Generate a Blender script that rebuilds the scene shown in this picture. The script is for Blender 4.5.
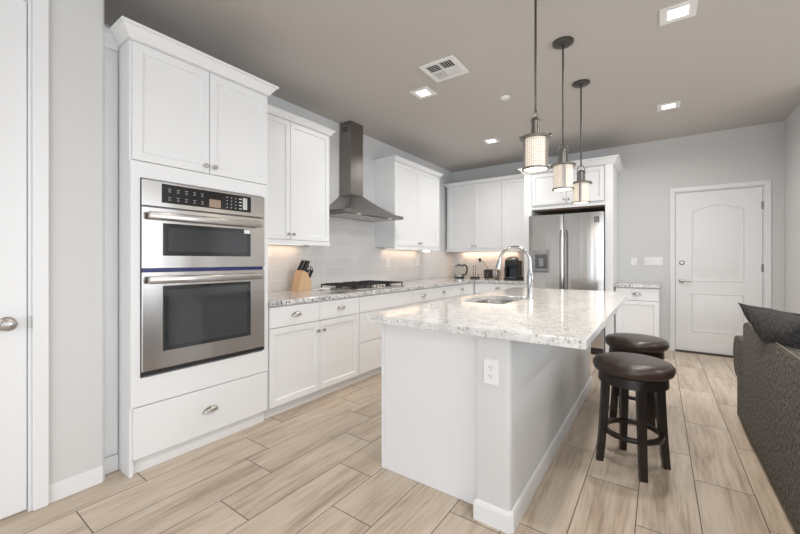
import bpy, bmesh, math, random
from mathutils import Vector, Matrix
random.seed(7)
PI = math.pi
for o in list(bpy.data.objects): bpy.data.objects.remove(o)
SC = bpy.context.scene
COL = SC.collection

# ------------------------------------------------------------------ camera
cam_d = bpy.data.cameras.new('camera'); cam = bpy.data.objects.new('camera', cam_d); COL.objects.link(cam)
cam.location = (0, 0, 1.2); cam.rotation_euler = (PI/2, 0, 0.6159)
cam_d.sensor_width = 36; cam_d.lens = 366.25/800*36
cam_d.shift_y = -(267-260.26)/800; cam_d.clip_start = .02
SC.camera = cam

# ------------------------------------------------------------------ world, exposure
SC.view_settings.view_transform = 'Standard'; SC.view_settings.look = 'None'
SC.view_settings.gamma = 1; SC.view_settings.use_curve_mapping = False
SC.view_settings.exposure = 0.08
W = bpy.data.worlds.new('world'); SC.world = W; W.use_nodes = True
bg = W.node_tree.nodes['Background']; bg.inputs[0].default_value = (.80, .90, 1, 1); bg.inputs[1].default_value = 2.0

def area(name, loc, rot, sx, sy, power, col=(1, 1, 1), spread=PI):
    l = bpy.data.lights.new(name, 'AREA'); l.shape = 'RECTANGLE'; l.size = sx; l.size_y = sy
    l.energy = power; l.color = col; l.spread = spread
    o = bpy.data.objects.new(name, l); COL.objects.link(o); o.location = loc; o.rotation_euler = rot
    return o
# daylight through the living room windows (right and behind the camera)
area('window_daylight', (4.93, 2.2, 1.45), (0, PI/2, 0), 2.1, 3.2, 70, (.88, .94, 1))
area('window_daylight', (4.93, -1.7, 1.45), (0, PI/2, 0), 2.1, 2.4, 24, (.88, .94, 1))
area('window_daylight', (1.2, -3.93, 1.35), (PI/2, 0, 0), 4.4, 2.3, 60, (.92, .96, 1))
# the four recessed ceiling lamps in view, then unseen ones added to brighten the room
LAMPS = [(-1.86, 3.02), (-1.86, 4.77), (.10, 3.0), (.08, 4.77), (-.9, -2.6), (.10, 1.2), (1.9, 3.0), (1.9, .6), (3.6, .6), (3.6, 3.0), (0.1, -1.2), (1.9, -1.6)]
for x, y in LAMPS:
    area('ceiling_lamp_and_fill', (x, y, 2.79), (0, 0, 0), .12, .12, 11.5, (1, .975, .945), 2.8)

# ------------------------------------------------------------------ materials
def mat(name, col=(.8, .8, .8), rough=.5, metal=0, **k):
    m = bpy.data.materials.new(name); m.use_nodes = True
    b = m.node_tree.nodes['Principled BSDF']
    b.inputs['Base Color'].default_value = (*col, 1); b.inputs['Roughness'].default_value = rough
    b.inputs['Metallic'].default_value = metal
    for kk, v in k.items(): b.inputs[kk.replace('_', ' ')].default_value = v
    return m
class N:
    def __init__(s, m): s.t = m.node_tree; s.b = s.t.nodes.get('Principled BSDF')
    def n(s, ty, **k):
        x = s.t.nodes.new(ty)
        for a, v in k.items(): setattr(x, a, v)
        return x
    def l(s, a, b): s.t.links.new(a, b)
    def obj(s, scale=(1, 1, 1), kind='Object'):
        tc = s.n('ShaderNodeTexCoord'); mp = s.n('ShaderNodeMapping'); mp.inputs['Scale'].default_value = scale
        s.l(tc.outputs[kind], mp.inputs[0]); return mp.outputs[0]
    def m(s, op, a, b=None, c=None):
        x = s.n('ShaderNodeMath', operation=op)
        for i, v in enumerate((a, b, c)):
            if v is None: continue
            if isinstance(v, (int, float)): x.inputs[i].default_value = v
            else: s.l(v, x.inputs[i])
        return x.outputs[0]
    def noise(s, vec, scale, detail=3, rough=.5, dist=0):
        x = s.n('ShaderNodeTexNoise'); x.inputs['Scale'].default_value = scale; x.inputs['Detail'].default_value = detail
        x.inputs['Roughness'].default_value = rough; x.inputs['Distortion'].default_value = dist
        s.l(vec, x.inputs['Vector']); return x.outputs[0]
    def ramp(s, fac, stops, interp='LINEAR'):
        x = s.n('ShaderNodeValToRGB'); r = x.color_ramp; r.interpolation = interp
        while len(r.elements) < len(stops): r.elements.new(.5)
        for e, (p, c) in zip(r.elements, stops): e.position = p; e.color = (*c, 1) if len(c) == 3 else c
        s.l(fac, x.inputs[0]); return x.outputs[0]
    def mix(s, fac, a, b, bt='MIX'):
        x = s.n('ShaderNodeMix', data_type='RGBA', blend_type=bt)
        for i, v in ((0, fac), (6, a), (7, b)):
            if isinstance(v, (int, float)): x.inputs[i].default_value = v
            elif isinstance(v, tuple): x.inputs[i].default_value = (*v, 1)
            else: s.l(v, x.inputs[i])
        return x.outputs[2]
    def bump(s, h, strength=.2, dist=.01):
        x = s.n('ShaderNodeBump'); x.inputs['Strength'].default_value = strength; x.inputs['Distance'].default_value = dist
        s.l(h, x.inputs['Height']); s.l(x.outputs[0], s.b.inputs['Normal'])
    def xyz(s, vec):
        x = s.n('ShaderNodeSeparateXYZ'); s.l(vec, x.inputs[0]); return x.outputs

def paint(name, col, rough=.5, bump=.05, scale=120):
    m = mat(name, col, rough); n = N(m); v = n.obj(); n.bump(n.noise(v, scale, 2), bump, .004); return m
M = {}
M['wall'] = paint('wall_paint', (.665, .665, .66), .7, .15, 90)
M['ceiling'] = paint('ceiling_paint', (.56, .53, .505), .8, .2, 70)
M['trim'] = paint('white_trim_paint', (.82, .825, .83), .4, .02)
M['cab'] = paint('white_cabinet_paint', (.83, .835, .84), .35, .02)
M['cabin'] = paint('cabinet_interior_wood', (.30, .22, .16), .6)
M['gap'] = mat('dark_gap', (.06, .06, .06), .8)
M['plate'] = mat('white_plastic', (.85, .85, .84), .35)
M['slot'] = mat('dark_slot', (.04, .04, .04), .6)
M['nickel'] = mat('brushed_nickel', (.44, .42, .39), .3, 1)
M['chrome'] = mat('polished_chrome', (.50, .51, .52), .14, 1)
M['blackplastic'] = mat('black_plastic', (.018, .018, .02), .35)
M['iron'] = mat('black_cast_iron', (.03, .03, .032), .5)
M['darkglass'] = mat('dark_oven_glass', (.016, .018, .02), .06, 0, Specular_IOR_Level=.8)
M['innerglass'] = mat('inner_oven_glass', (.035, .038, .042), .08, 0, Specular_IOR_Level=.8)
M['panelglass'] = mat('black_control_glass', (.01, .01, .011), .15)
M['glyph'] = mat('pale_panel_print', (.55, .55, .55), .5)
M['blue'] = mat('blue_film_strip', (.012, .016, .15), .3)
M['bronze'] = mat('dark_bronze_metal', (.11, .105, .10), .38, .9)
M['pewter'] = mat('pewter_metal', (.25, .24, .22), .32, 1)
M['greyplastic'] = mat('grey_plastic', (.25, .25, .26), .4)
M['ceramic'] = mat('white_ceramic', (.85, .83, .80), .15)
M['glass'] = mat('clear_glass', (.95, .97, .97), .02, 0, Transmission_Weight=1.0, IOR=1.3)
M['threshold'] = mat('dark_threshold', (.05, .04, .035), .5)

def steel(name, col=(.46, .435, .415), rough=.25, axis='z', amp=.02, aniso=0, wave=(2.6, 2.6, .55)):
    m = mat(name, col, rough, 1); n = N(m)
    sc = {'z': (60, 60, 1.0), 'h': (1.0, 1.0, 90)}[axis]
    v = n.obj(sc); no = n.noise(v, 3, 3)
    n.l(n.m('MULTIPLY_ADD', no, amp, rough-amp/2), n.b.inputs['Roughness'])
    c = n.mix(no, tuple(x*.985 for x in col), tuple(min(1, x*1.015) for x in col)); n.l(c, n.b.inputs['Base Color'])
    if aniso:
        tg = n.n('ShaderNodeTangent', direction_type='RADIAL', axis='Z'); n.l(tg.outputs[0], n.b.inputs['Tangent']); n.b.inputs['Anisotropic'].default_value = aniso
    w = n.obj(wave); n.bump(n.noise(w, 1.6, 1), .12, .06)
    return m
M['steel'] = steel('brushed_stainless_steel', axis='h')
M['fsteel'] = steel('fridge_stainless_steel', (.53, .51, .49), .20, 'z', aniso=.5, wave=(5, 5, .25))
M['hoodsteel'] = steel('hood_stainless_steel', (.27, .25, .235), .33, 'z')
M['sinksteel'] = steel('sink_stainless_steel', (.36, .36, .35), .33, 'h')

def granite(name, base, speck, vein, sc=1.0, dark=.5, th=.6):
    m = mat(name, base, .08, 0, Specular_IOR_Level=.6); n = N(m); v = n.obj()
    a = n.noise(v, 26*sc, 6, .7)
    b = n.noise(v, 105*sc, 4, .65)
    vs = n.obj((1, .45, 1)); d = n.noise(vs, 6, 6, .65, 1.2)
    c = n.mix(n.ramp(a, [(.42, (0, 0, 0)), (.62, (1, 1, 1))]), base, tuple(x*.80 for x in base))
    c = n.mix(n.m('MULTIPLY', n.ramp(d, [(.52, (0, 0, 0)), (.62, (1, 1, 1))]), .55), c, vein)
    c = n.mix(n.m('MULTIPLY', n.ramp(b, [(th, (0, 0, 0)), (th+.05, (1, 1, 1))]), dark), c, speck)
    e = n.noise(v, 60*sc, 4, .7)
    c = n.mix(n.m('MULTIPLY', n.ramp(e, [(th+.03, (0, 0, 0)), (th+.07, (1, 1, 1))]), dark), c, tuple(x*.5 for x in speck))
    n.l(c, n.b.inputs['Base Color']); return m
M['granite'] = granite('pale_speckled_granite', (.74, .735, .725), (.05, .045, .04), (.36, .35, .34), .62, .95, .555)
M['granite_island'] = granite('pale_island_granite', (.80, .80, .79), (.16, .12, .10), (.56, .55, .53), .75, .65, .59)

def floor_mat():
    m = mat('wood_look_plank_tile', (.6, .5, .4), .32); n = N(m); n.b.inputs['Specular IOR Level'].default_value = .45
    x, y, z = n.xyz(n.obj())
    rw, L = .243, .885
    u = n.m('DIVIDE', n.m('SUBTRACT', x, .155), rw)
    row = n.m('FLOOR', u); fu = n.m('SUBTRACT', u, row)
    off = n.m('MULTIPLY', row, .295)
    sh = n.m('MULTIPLY', n.m('GREATER_THAN', row, -3.5), .475)
    sh = n.m('ADD', sh, n.m('MULTIPLY', n.m('LESS_THAN', row, -9.5), .145))
    v = n.m('DIVIDE', n.m('ADD', n.m('ADD', n.m('SUBTRACT', y, 1.27), n.m('ADD', off, .295*9)), sh), L)
    ti = n.m('FLOOR', v); fv = n.m('SUBTRACT', v, ti)
    def edge(f, w, size):
        d = n.m('MINIMUM', f, n.m('SUBTRACT', 1, f)); return n.m('LESS_THAN', n.m('MULTIPLY', d, size), w)
    g = n.m('MAXIMUM', edge(fu, .0022, rw), edge(fv, .0024, L))
    wn = n.n('ShaderNodeTexWhiteNoise', noise_dimensions='2D'); cb = n.n('ShaderNodeCombineXYZ')
    n.l(row, cb.inputs[0]); n.l(ti, cb.inputs[1]); n.l(cb.outputs[0], wn.inputs['Vector'])
    r = wn.outputs['Value']
    gv = n.n('ShaderNodeCombineXYZ')
    n.l(n.m('MULTIPLY_ADD', x, 9, n.m('MULTIPLY', r, 40)), gv.inputs[0]); n.l(n.m('MULTIPLY_ADD', y, 1.1, n.m('MULTIPLY', r, 17)), gv.inputs[1])
    big = n.noise(gv.outputs[0], 1.0, 4, .6, .8)
    gv2 = n.n('ShaderNodeCombineXYZ')
    n.l(n.m('MULTIPLY_ADD', x, 70, n.m('MULTIPLY', r, 90)), gv2.inputs[0]); n.l(n.m('MULTIPLY', y, 3.5), gv2.inputs[1])
    fine = n.noise(gv2.outputs[0], 1.0, 5, .65, .3)
    gr = n.m('MULTIPLY_ADD', big, .58, n.m('MULTIPLY', fine, .42))
    c = n.ramp(gr, [(.33, (.30, .225, .165)), (.42, (.47, .375, .285)), (.50, (.60, .495, .39)), (.64, (.70, .60, .50))])
    c = n.mix(n.m('MULTIPLY', r, .26), c, (.38, .30, .23))
    c = n.mix(g, c, (.14, .11, .09)); n.l(c, n.b.inputs['Base Color'])
    n.l(n.m('MULTIPLY_ADD', g, .4, .33), n.b.inputs['Roughness'])
    n.bump(n.m('SUBTRACT', n.m('MULTIPLY', fine, .08), g), .35, .002)
    return m
M['floor'] = floor_mat()

def tile_mat(name, axis):
    m = mat(name, (.5, .5, .5), .15); n = N(m)
    x, y, z = n.xyz(n.obj()); a = y if axis == 'y' else x
    L, H = .352, .12
    v = n.m('DIVIDE', n.m('SUBTRACT', z, .997), H); row = n.m('FLOOR', v); fv = n.m('SUBTRACT', v, row)
    u = n.m('ADD', n.m('DIVIDE', n.m('SUBTRACT', a, 2.544), L), n.m('MULTIPLY', row, .5)); ui = n.m('FLOOR', u); fu = n.m('SUBTRACT', u, ui)
    def edge(f, w, size):
        d = n.m('MINIMUM', f, n.m('SUBTRACT', 1, f)); return n.m('LESS_THAN', n.m('MULTIPLY', d, size), w)
    g = n.m('MAXIMUM', edge(fu, .0022, L), edge(fv, .0022, H))
    wn = n.n('ShaderNodeTexWhiteNoise', noise_dimensions='2D'); cb = n.n('ShaderNodeCombineXYZ')
    n.l(row, cb.inputs[0]); n.l(ui, cb.inputs[1]); n.l(cb.outputs[0], wn.inputs['Vector'])
    c = n.mix(wn.outputs['Value'], (.70, .685, .67), (.74, .725, .71))
    c = n.mix(g, c, (.85, .84, .83)); n.l(c, n.b.inputs['Base Color'])
    n.bump(n.m('MULTIPLY', g, -1), .3, .002); return m
M['tile_y'] = tile_mat('grey_subway_tile_side', 'y'); M['tile_x'] = tile_mat('grey_subway_tile_back', 'x')

def fabric(name, c1, c2, sc=220):
    m = mat(name, c1, .95); n = N(m); v = n.obj(); a = n.noise(v, sc, 4, .8); b = n.noise(v, sc*.28, 3, .7)
    n.l(n.mix(n.ramp(n.m('MULTIPLY_ADD', b, .5, n.m('MULTIPLY', a, .5)), [(.44, (0, 0, 0)), (.60, (1, 1, 1))]), c1, c2), n.b.inputs['Base Color'])
    n.bump(a, .6, .004); return m
M['sofa'] = fabric('grey_tweed_fabric', (.022, .021, .019), (.19, .175, .15), 190)
M['pillow'] = fabric('charcoal_pillow_fabric', (.022, .022, .024), (.075, .073, .075), 200)
M['welt'] = mat('pale_welt', (.20, .18, .15), .9)
def leather():
    m = mat('dark_brown_leather', (.045, .028, .022), .30); n = N(m); v = n.obj()
    n.l(n.mix(n.noise(v, 6, 3), (.028, .018, .014), (.058, .037, .028)), n.b.inputs['Base Color']); n.bump(n.noise(v, 240, 2), .12, .002); return m
M['leather'] = leather()
M['espresso'] = mat('espresso_stained_wood', (.016, .011, .009), .3)
def blockwood():
    m = mat('pale_beech_wood', (.62, .42, .25), .45); n = N(m); v = n.obj((30, 30, 3))
    n.l(n.mix(n.noise(v, 1, 3), (.70, .48, .30), (.56, .36, .21)), n.b.inputs['Base Color']); return m
M['beech'] = blockwood()
def emit(name, col, s):
    m = bpy.data.materials.new(name); m.use_nodes = True; t = m.node_tree
    b = t.nodes['Principled BSDF']; b.inputs['Base Color'].default_value = (.8, .8, .8, 1)
    b.inputs['Emission Color'].default_value = (*col, 1); b.inputs['Emission Strength'].default_value = s; return m
M['lamp'] = emit('lit_ceiling_lamp_lens', (1, .93, .83), 6)
M['bulb'] = emit('lit_bulb_diffuser', (1, .84, .62), 5)
M['led'] = emit('lit_under_cabinet_lens', (1, .93, .82), 1.2)
M['hoodlens'] = emit('hood_lamp_lens', (1, .97, .92), .35)
def shade_mat():
    m = emit('lit_woven_lamp_shade', (1, .80, .55), 1.0); n = N(m); x, y, z = n.xyz(n.obj())
    an = n.m('MULTIPLY', n.m('ARCTAN2', y, x), 34/(2*PI)*1.0)
    fa = n.m('ABSOLUTE', n.m('SUBTRACT', n.m('FRACT', an), .5)); fz = n.m('ABSOLUTE', n.m('SUBTRACT', n.m('FRACT', n.m('DIVIDE', z, .0125)), .5))
    g = n.m('MAXIMUM', n.m('GREATER_THAN', fa, .39), n.m('GREATER_THAN', fz, .39))
    n.l(n.mix(g, (1, .90, .74), (.55, .42, .28)), n.b.inputs['Emission Color'])
    n.l(n.mix(g, (.75, .70, .62), (.4, .34, .28)), n.b.inputs['Base Color'])
    n.b.inputs['Emission Strength'].default_value = .36
    return m
M['shade'] = shade_mat()

# ------------------------------------------------------------------ mesh helpers
def box(bm, x0, x1, y0, y1, z0, z1, bev=0, seg=1):
    r = bmesh.ops.create_cube(bm, size=1); vs = r['verts']
    for v in vs:
        v.co = Vector(((x0+x1)/2+v.co.x*(x1-x0), (y0+y1)/2+v.co.y*(y1-y0), (z0+z1)/2+v.co.z*(z1-z0)))
    if bev > 0:
        es = list({e for v in vs for e in v.link_edges})
        bmesh.ops.bevel(bm, geom=es, offset=bev, segments=seg, profile=.5, affect='EDGES')
    return bm
def BX(*a, **k): return box(bmesh.new(), *a, **k)
def cyl(bm, p, q, r, r2=None, seg=20, caps=True):
    p, q = Vector(p), Vector(q); d = q-p; L = d.length
    rr = bmesh.ops.create_cone(bm, cap_ends=caps, segments=seg, radius1=r, radius2=r if r2 is None else r2, depth=L)
    mtx = Matrix.Translation((p+q)/2) @ d.to_track_quat('Z', 'Y').to_matrix().to_4x4()
    bmesh.ops.transform(bm, matrix=mtx, verts=rr['verts']); return bm
def lathe(bm, prof, seg=32, c=(0, 0), sx=1, sy=1):
    rings = []
    for r, z in prof:
        if r < 1e-6: rings.append([bm.verts.new((c[0], c[1], z))])
        else: rings.append([bm.verts.new((c[0]+sx*r*math.cos(2*PI*i/seg), c[1]+sy*r*math.sin(2*PI*i/seg), z)) for i in range(seg)])
    for a, b in zip(rings, rings[1:]):
        for i in range(seg):
            j = (i+1) % seg
            if len(a) == 1 and len(b) == 1: continue
            if len(a) == 1: bm.faces.new((a[0], b[i], b[j]))
            elif len(b) == 1: bm.faces.new((a[i], b[0], a[j]))
            else: bm.faces.new((a[i], a[j], b[j], b[i]))
    return bm
def tube(bm, pts, r, seg=12, closed=False, caps=True):
    pts = [Vector(p) for p in pts]; n = len(pts); rings = []; prev = None
    for i, p in enumerate(pts):
        if closed: t = pts[(i+1) % n]-pts[i-1]
        else: t = pts[min(i+1, n-1)]-pts[max(i-1, 0)]
        t.normalize()
        u = prev - t*prev.dot(t) if prev is not None else (Vector((0, 0, 1)).cross(t) if abs(t.z) < .9 else Vector((1, 0, 0)).cross(t))
        u.normalize(); prev = u; w = t.cross(u); rad = r[i] if isinstance(r, (list, tuple)) else r
        rings.append([bm.verts.new(p+u*rad*math.cos(2*PI*k/seg)+w*rad*math.sin(2*PI*k/seg)) for k in range(seg)])
    m = n if closed else n-1
    for i in range(m):
        a, b = rings[i], rings[(i+1) % n]
        for k in range(seg): bm.faces.new((a[k], a[(k+1) % seg], b[(k+1) % seg], b[k]))
    if not closed and caps: bm.faces.new(rings[0][::-1]); bm.faces.new(rings[-1])
    return bm
def sweep(bm, prof, path, closed=False):
    """prof: (out, z); path: xy points, 'out' = right-hand side of travel; mitred"""
    P = [Vector((p[0], p[1])) for p in path]; n = len(P); rings = []
    for i in range(n):
        def nrm(a, b): d = (b-a).normalized(); return Vector((d.y, -d.x))
        if i == 0: m = nrm(P[0], P[1]); k = 1
        elif i == n-1: m = nrm(P[-2], P[-1]); k = 1
        else:
            a, b = nrm(P[i-1], P[i]), nrm(P[i], P[i+1]); m = (a+b).normalized(); k = 1/max(.3, m.dot(a))
        rings.append([bm.verts.new((P[i].x+m.x*o*k, P[i].y+m.y*o*k, z)) for o, z in prof])
    np_ = len(prof)
    for a, b in zip(rings, rings[1:]):
        for k in range(np_): bm.faces.new((a[k], a[(k+1) % np_], b[(k+1) % np_], b[k]))
    bm.faces.new(rings[0]); bm.faces.new(rings[-1][::-1]); return bm
def prism(bm, pts, z0, z1, holes=(), bev=0):
    """outline (with holes) extruded in z"""
    loops = [pts]+list(holes); es = []; 
    for lp in loops:
        vs = [bm.verts.new((p[0], p[1], z0)) for p in lp]
        es += [bm.edges.new((vs[i], vs[(i+1) % len(vs)])) for i in range(len(vs))]
    fs = bmesh.ops.triangle_fill(bm, edges=es, use_beauty=True)['geom']
    fs = [f for f in fs if isinstance(f, bmesh.types.BMFace)]
    r = bmesh.ops.extrude_face_region(bm, geom=fs)
    for v in r['geom']:
        if isinstance(v, bmesh.types.BMVert): v.co.z = z1
    return bm
def poly_extrude(bm, pts3, vec):
    a = [bm.verts.new(p) for p in pts3]; b = [bm.verts.new(Vector(p)+Vector(vec)) for p in pts3]; n = len(a)
    bm.faces.new(a[::-1]); bm.faces.new(b)
    for i in range(n): bm.faces.new((a[i], a[(i+1) % n], b[(i+1) % n], b[i]))
    return bm
def arc(cx, cy, r, a0, a1, n): return [(cx+r*math.cos(a0+(a1-a0)*i/n), cy+r*math.sin(a0+(a1-a0)*i/n)) for i in range(n+1)]
def rrect(x0, x1, y0, y1, r, n=5):
    return arc(x1-r, y1-r, r, 0, PI/2, n)+arc(x0+r, y1-r, r, PI/2, PI, n)+arc(x0+r, y0+r, r, PI, 1.5*PI, n)+arc(x1-r, y0+r, r, 1.5*PI, 2*PI, n)
def obj(name, bm, m, parent=None, smooth=None, label=None, fix=True):
    if fix: bmesh.ops.recalc_face_normals(bm, faces=bm.faces)
    me = bpy.data.meshes.new(name); bm.to_mesh(me); bm.free()
    me.materials.append(M[m] if isinstance(m, str) else m)
    o = bpy.data.objects.new(name, me); COL.objects.link(o)
    if smooth is not None:
        for p in me.polygons: p.use_smooth = True
        if smooth < 3: me.set_sharp_from_angle(angle=smooth)
    if parent is not None: o.parent = parent
    if label: o['label'] = label
    return o
def thing(name, label, cat, loc=(0, 0, 0), rz=0, group=None):
    o = bpy.data.objects.new(name, None); COL.objects.link(o); o.empty_display_size = .1
    o.location = loc; o.rotation_euler = (0, 0, rz); o['label'] = label; o['category'] = cat
    if group: o['group'] = group
    return o
def tag(o, label, cat, group=None, kind=None):
    o['label'] = label; o['category'] = cat
    if group: o['group'] = group
    if kind: o['kind'] = kind
    return o
def struct(name, bm, m, parent=None, smooth=None):
    o = obj(name, bm, m, parent, smooth)
    if parent is None: o['kind'] = 'structure'
    return o
def copy_tree(o, parent=None):
    c = o.copy(); COL.objects.link(c)
    if parent is not None: c.parent = parent
    for ch in [x for x in bpy.data.objects if x.parent == o]: copy_tree(ch, c)
    return c
SM = .6
# ------------------------------------------------------------------ room shell
H = 2.82; XL = -3.10; YB = 6.057; YF = -4.0; XR = 5.0
struct('floor', BX(XL-.1, XR+.1, YF-.1, YB+.1, -.1, 0), 'floor')
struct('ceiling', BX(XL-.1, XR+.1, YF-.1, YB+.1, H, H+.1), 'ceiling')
struct('wall_left', BX(XL-.1, XL, .69, YB, 0, H), 'wall')
# near left wall with its door opening and rounded corner
DY0, DY1, DH = -.46, .402, 2.44
def near_wall():
    bm = bmesh.new(); x0, x1 = XL-.1, -2.455
    prism(bm, [(x0, DY1+.012), (x1, DY1+.012)]+arc(x1-.02, .70-.02, .02, 0, PI/2, 5)+[(x0, .70)], 0, H)
    prism(bm, [(x0, YF), (x1, YF), (x1, DY0-.012), (x0, DY0-.012)], 0, H)
    box(bm, x0, x1, DY0-.012, DY1+.012, DH+.012, H)
    return bm
struct('wall_near_left', near_wall(), 'wall', smooth=SM)
# back wall with door opening
EX0, EX1, EH = .174, 1.011, 2.085
def back_wall():
    bm = bmesh.new(); box(bm, XL-.1, EX0-.012, YB, YB+.12, 0, H); box(bm, EX1+.012, XR+.1, YB, YB+.12, 0, H); box(bm, EX0-.012, EX1+.012, YB, YB+.12, EH+.012, H); return bm
struct('wall_back', back_wall(), 'wall')
struct('wall_beside_door', BX(1.185, 1.31, 4.9, YB, 0, H), 'wall')
struct('wall_living_room', BX(1.31, XR, 4.9, 5.0, 0, H), 'wall')
def wall_holes_x(x0, x1, ya, yb, holes):
    bm = bmesh.new(); y = ya
    for (h0, h1, z0, z1) in holes:
        box(bm, x0, x1, y, h0, 0, H); 
        if z0 > 0: box(bm, x0, x1, h0, h1, 0, z0)
        box(bm, x0, x1, h0, h1, z1, H); y = h1
    box(bm, x0, x1, y, yb, 0, H); return bm
struct('wall_right', wall_holes_x(XR, XR+.12, YF, 4.9, [(-2.9, -.5, .4, 2.5), (.6, 3.8, .4, 2.5)]), 'wall')
def front_wall():
    bm = bmesh.new(); a, b = YF-.12, YF
    box(bm, XL-.1, -1.0, a, b, 0, H); box(bm, 3.4, XR+.1, a, b, 0, H); box(bm, -1.0, 3.4, a, b, 2.5, H); return bm
struct('wall_behind_camera', front_wall(), 'wall')
def win(name, axis, a0, a1, z0, z1, at, n):
    bm = bmesh.new(); t = .05
    def bb(p, q, r, s):
        if axis == 'x': box(bm, at, at+.05, p, q, r, s)
        else: box(bm, p, q, at, at+.05, r, s)
    bb(a0, a1, z0, z0+t); bb(a0, a1, z1-t, z1)
    for i in range(n+1):
        c = a0+(a1-a0-t)*i/n; bb(c, c+t, z0, z1)
    o = struct(name, bm, 'trim'); return o
win('window_1', 'x', -2.9, -.5, .4, 2.5, XR+.03, 2); win('window_2', 'x', .6, 3.8, .4, 2.5, XR+.03, 2); win('window_3', 'y', -1.0, 3.4, .0, 2.5, YF-.08, 3)

BB = [(0, 0), (.013, 0), (.013, .075), (.009, .088), (0, .092)]
# near left baseboard: path travel so that the room is on the right-hand side
struct('baseboard_near_left', sweep(bmesh.new(), BB, [(-2.542, .7005), (-2.468, .7005), (-2.4545, .687), (-2.4545, .474)]), 'trim')
struct('baseboard_back', sweep(bmesh.new(), BB, [(.012, YB-.0005), (.117, YB-.0005)][::1] if False else [(.117, YB-.0005), (.012, YB-.0005)][::-1]), 'trim')
struct('baseboard_right', sweep(bmesh.new(), BB, [(1.1845, YB-.015), (1.1845, 4.91)]), 'trim')

# interior door at the left edge of the picture: 8 ft flush slab
def door_left():
    r = thing('door_1', 'x', 'x', (-2.47, DY0, 0)); del r['label'], r['category']; r['kind'] = 'structure'
    w = DY1-DY0
    obj('door_slab', BX(-.036, 0, .003, w-.003, .008, DH-.003, bev=.002), 'trim', r)
    bm = bmesh.new(); X = .0155; c = .058
    for a, b, z0, z1 in ((w+.0121, w+.0121+c, 0, DH+.0121+c), (-.0121-c, -.0121, 0, DH+.0121+c), (-.0121, w+.0121, DH+.0121, DH+.0121+c)):
        box(bm, X, X+.018, a, b, z0, z1, bev=.004)
        box(bm, X+.001, X+.011, a+.008 if a > w else a, b, z0, z1)
    obj('door_casing', bm, 'trim', r)
    bm = bmesh.new(); box(bm, -.09, .015, w, w+.0115, 0, DH+.0115); box(bm, -.09, .015, -.0115, 0, 0, DH+.0115); box(bm, -.09, .015, 0, w, DH, DH+.0115)
    obj('door_jamb', bm, 'trim', r)
    bm = bmesh.new(); y = w-.070; z = .905
    def L(prof):
        b = bmesh.new(); lathe(b, prof, 28); bmesh.ops.transform(b, matrix=Matrix.Translation((0.0005, y, z)) @ Matrix.Rotation(PI/2, 4, 'Y'), verts=b.verts); return b
    k = obj('door_knob', L([(0, 0), (.032, 0), (.033, .005), (.028, .009), (.012, .012), (.011, .026), (.020, .033), (.027, .042), (.0285, .052), (.024, .060), (.014, .064), (0, .065)]), 'nickel', r, smooth=SM, label='brushed nickel round knob')
    obj('strike_plate', BX(.0152, .0165, w+.002, w+.0105, z-.03, z+.03), 'nickel', r)
    return r
door_left()

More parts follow.
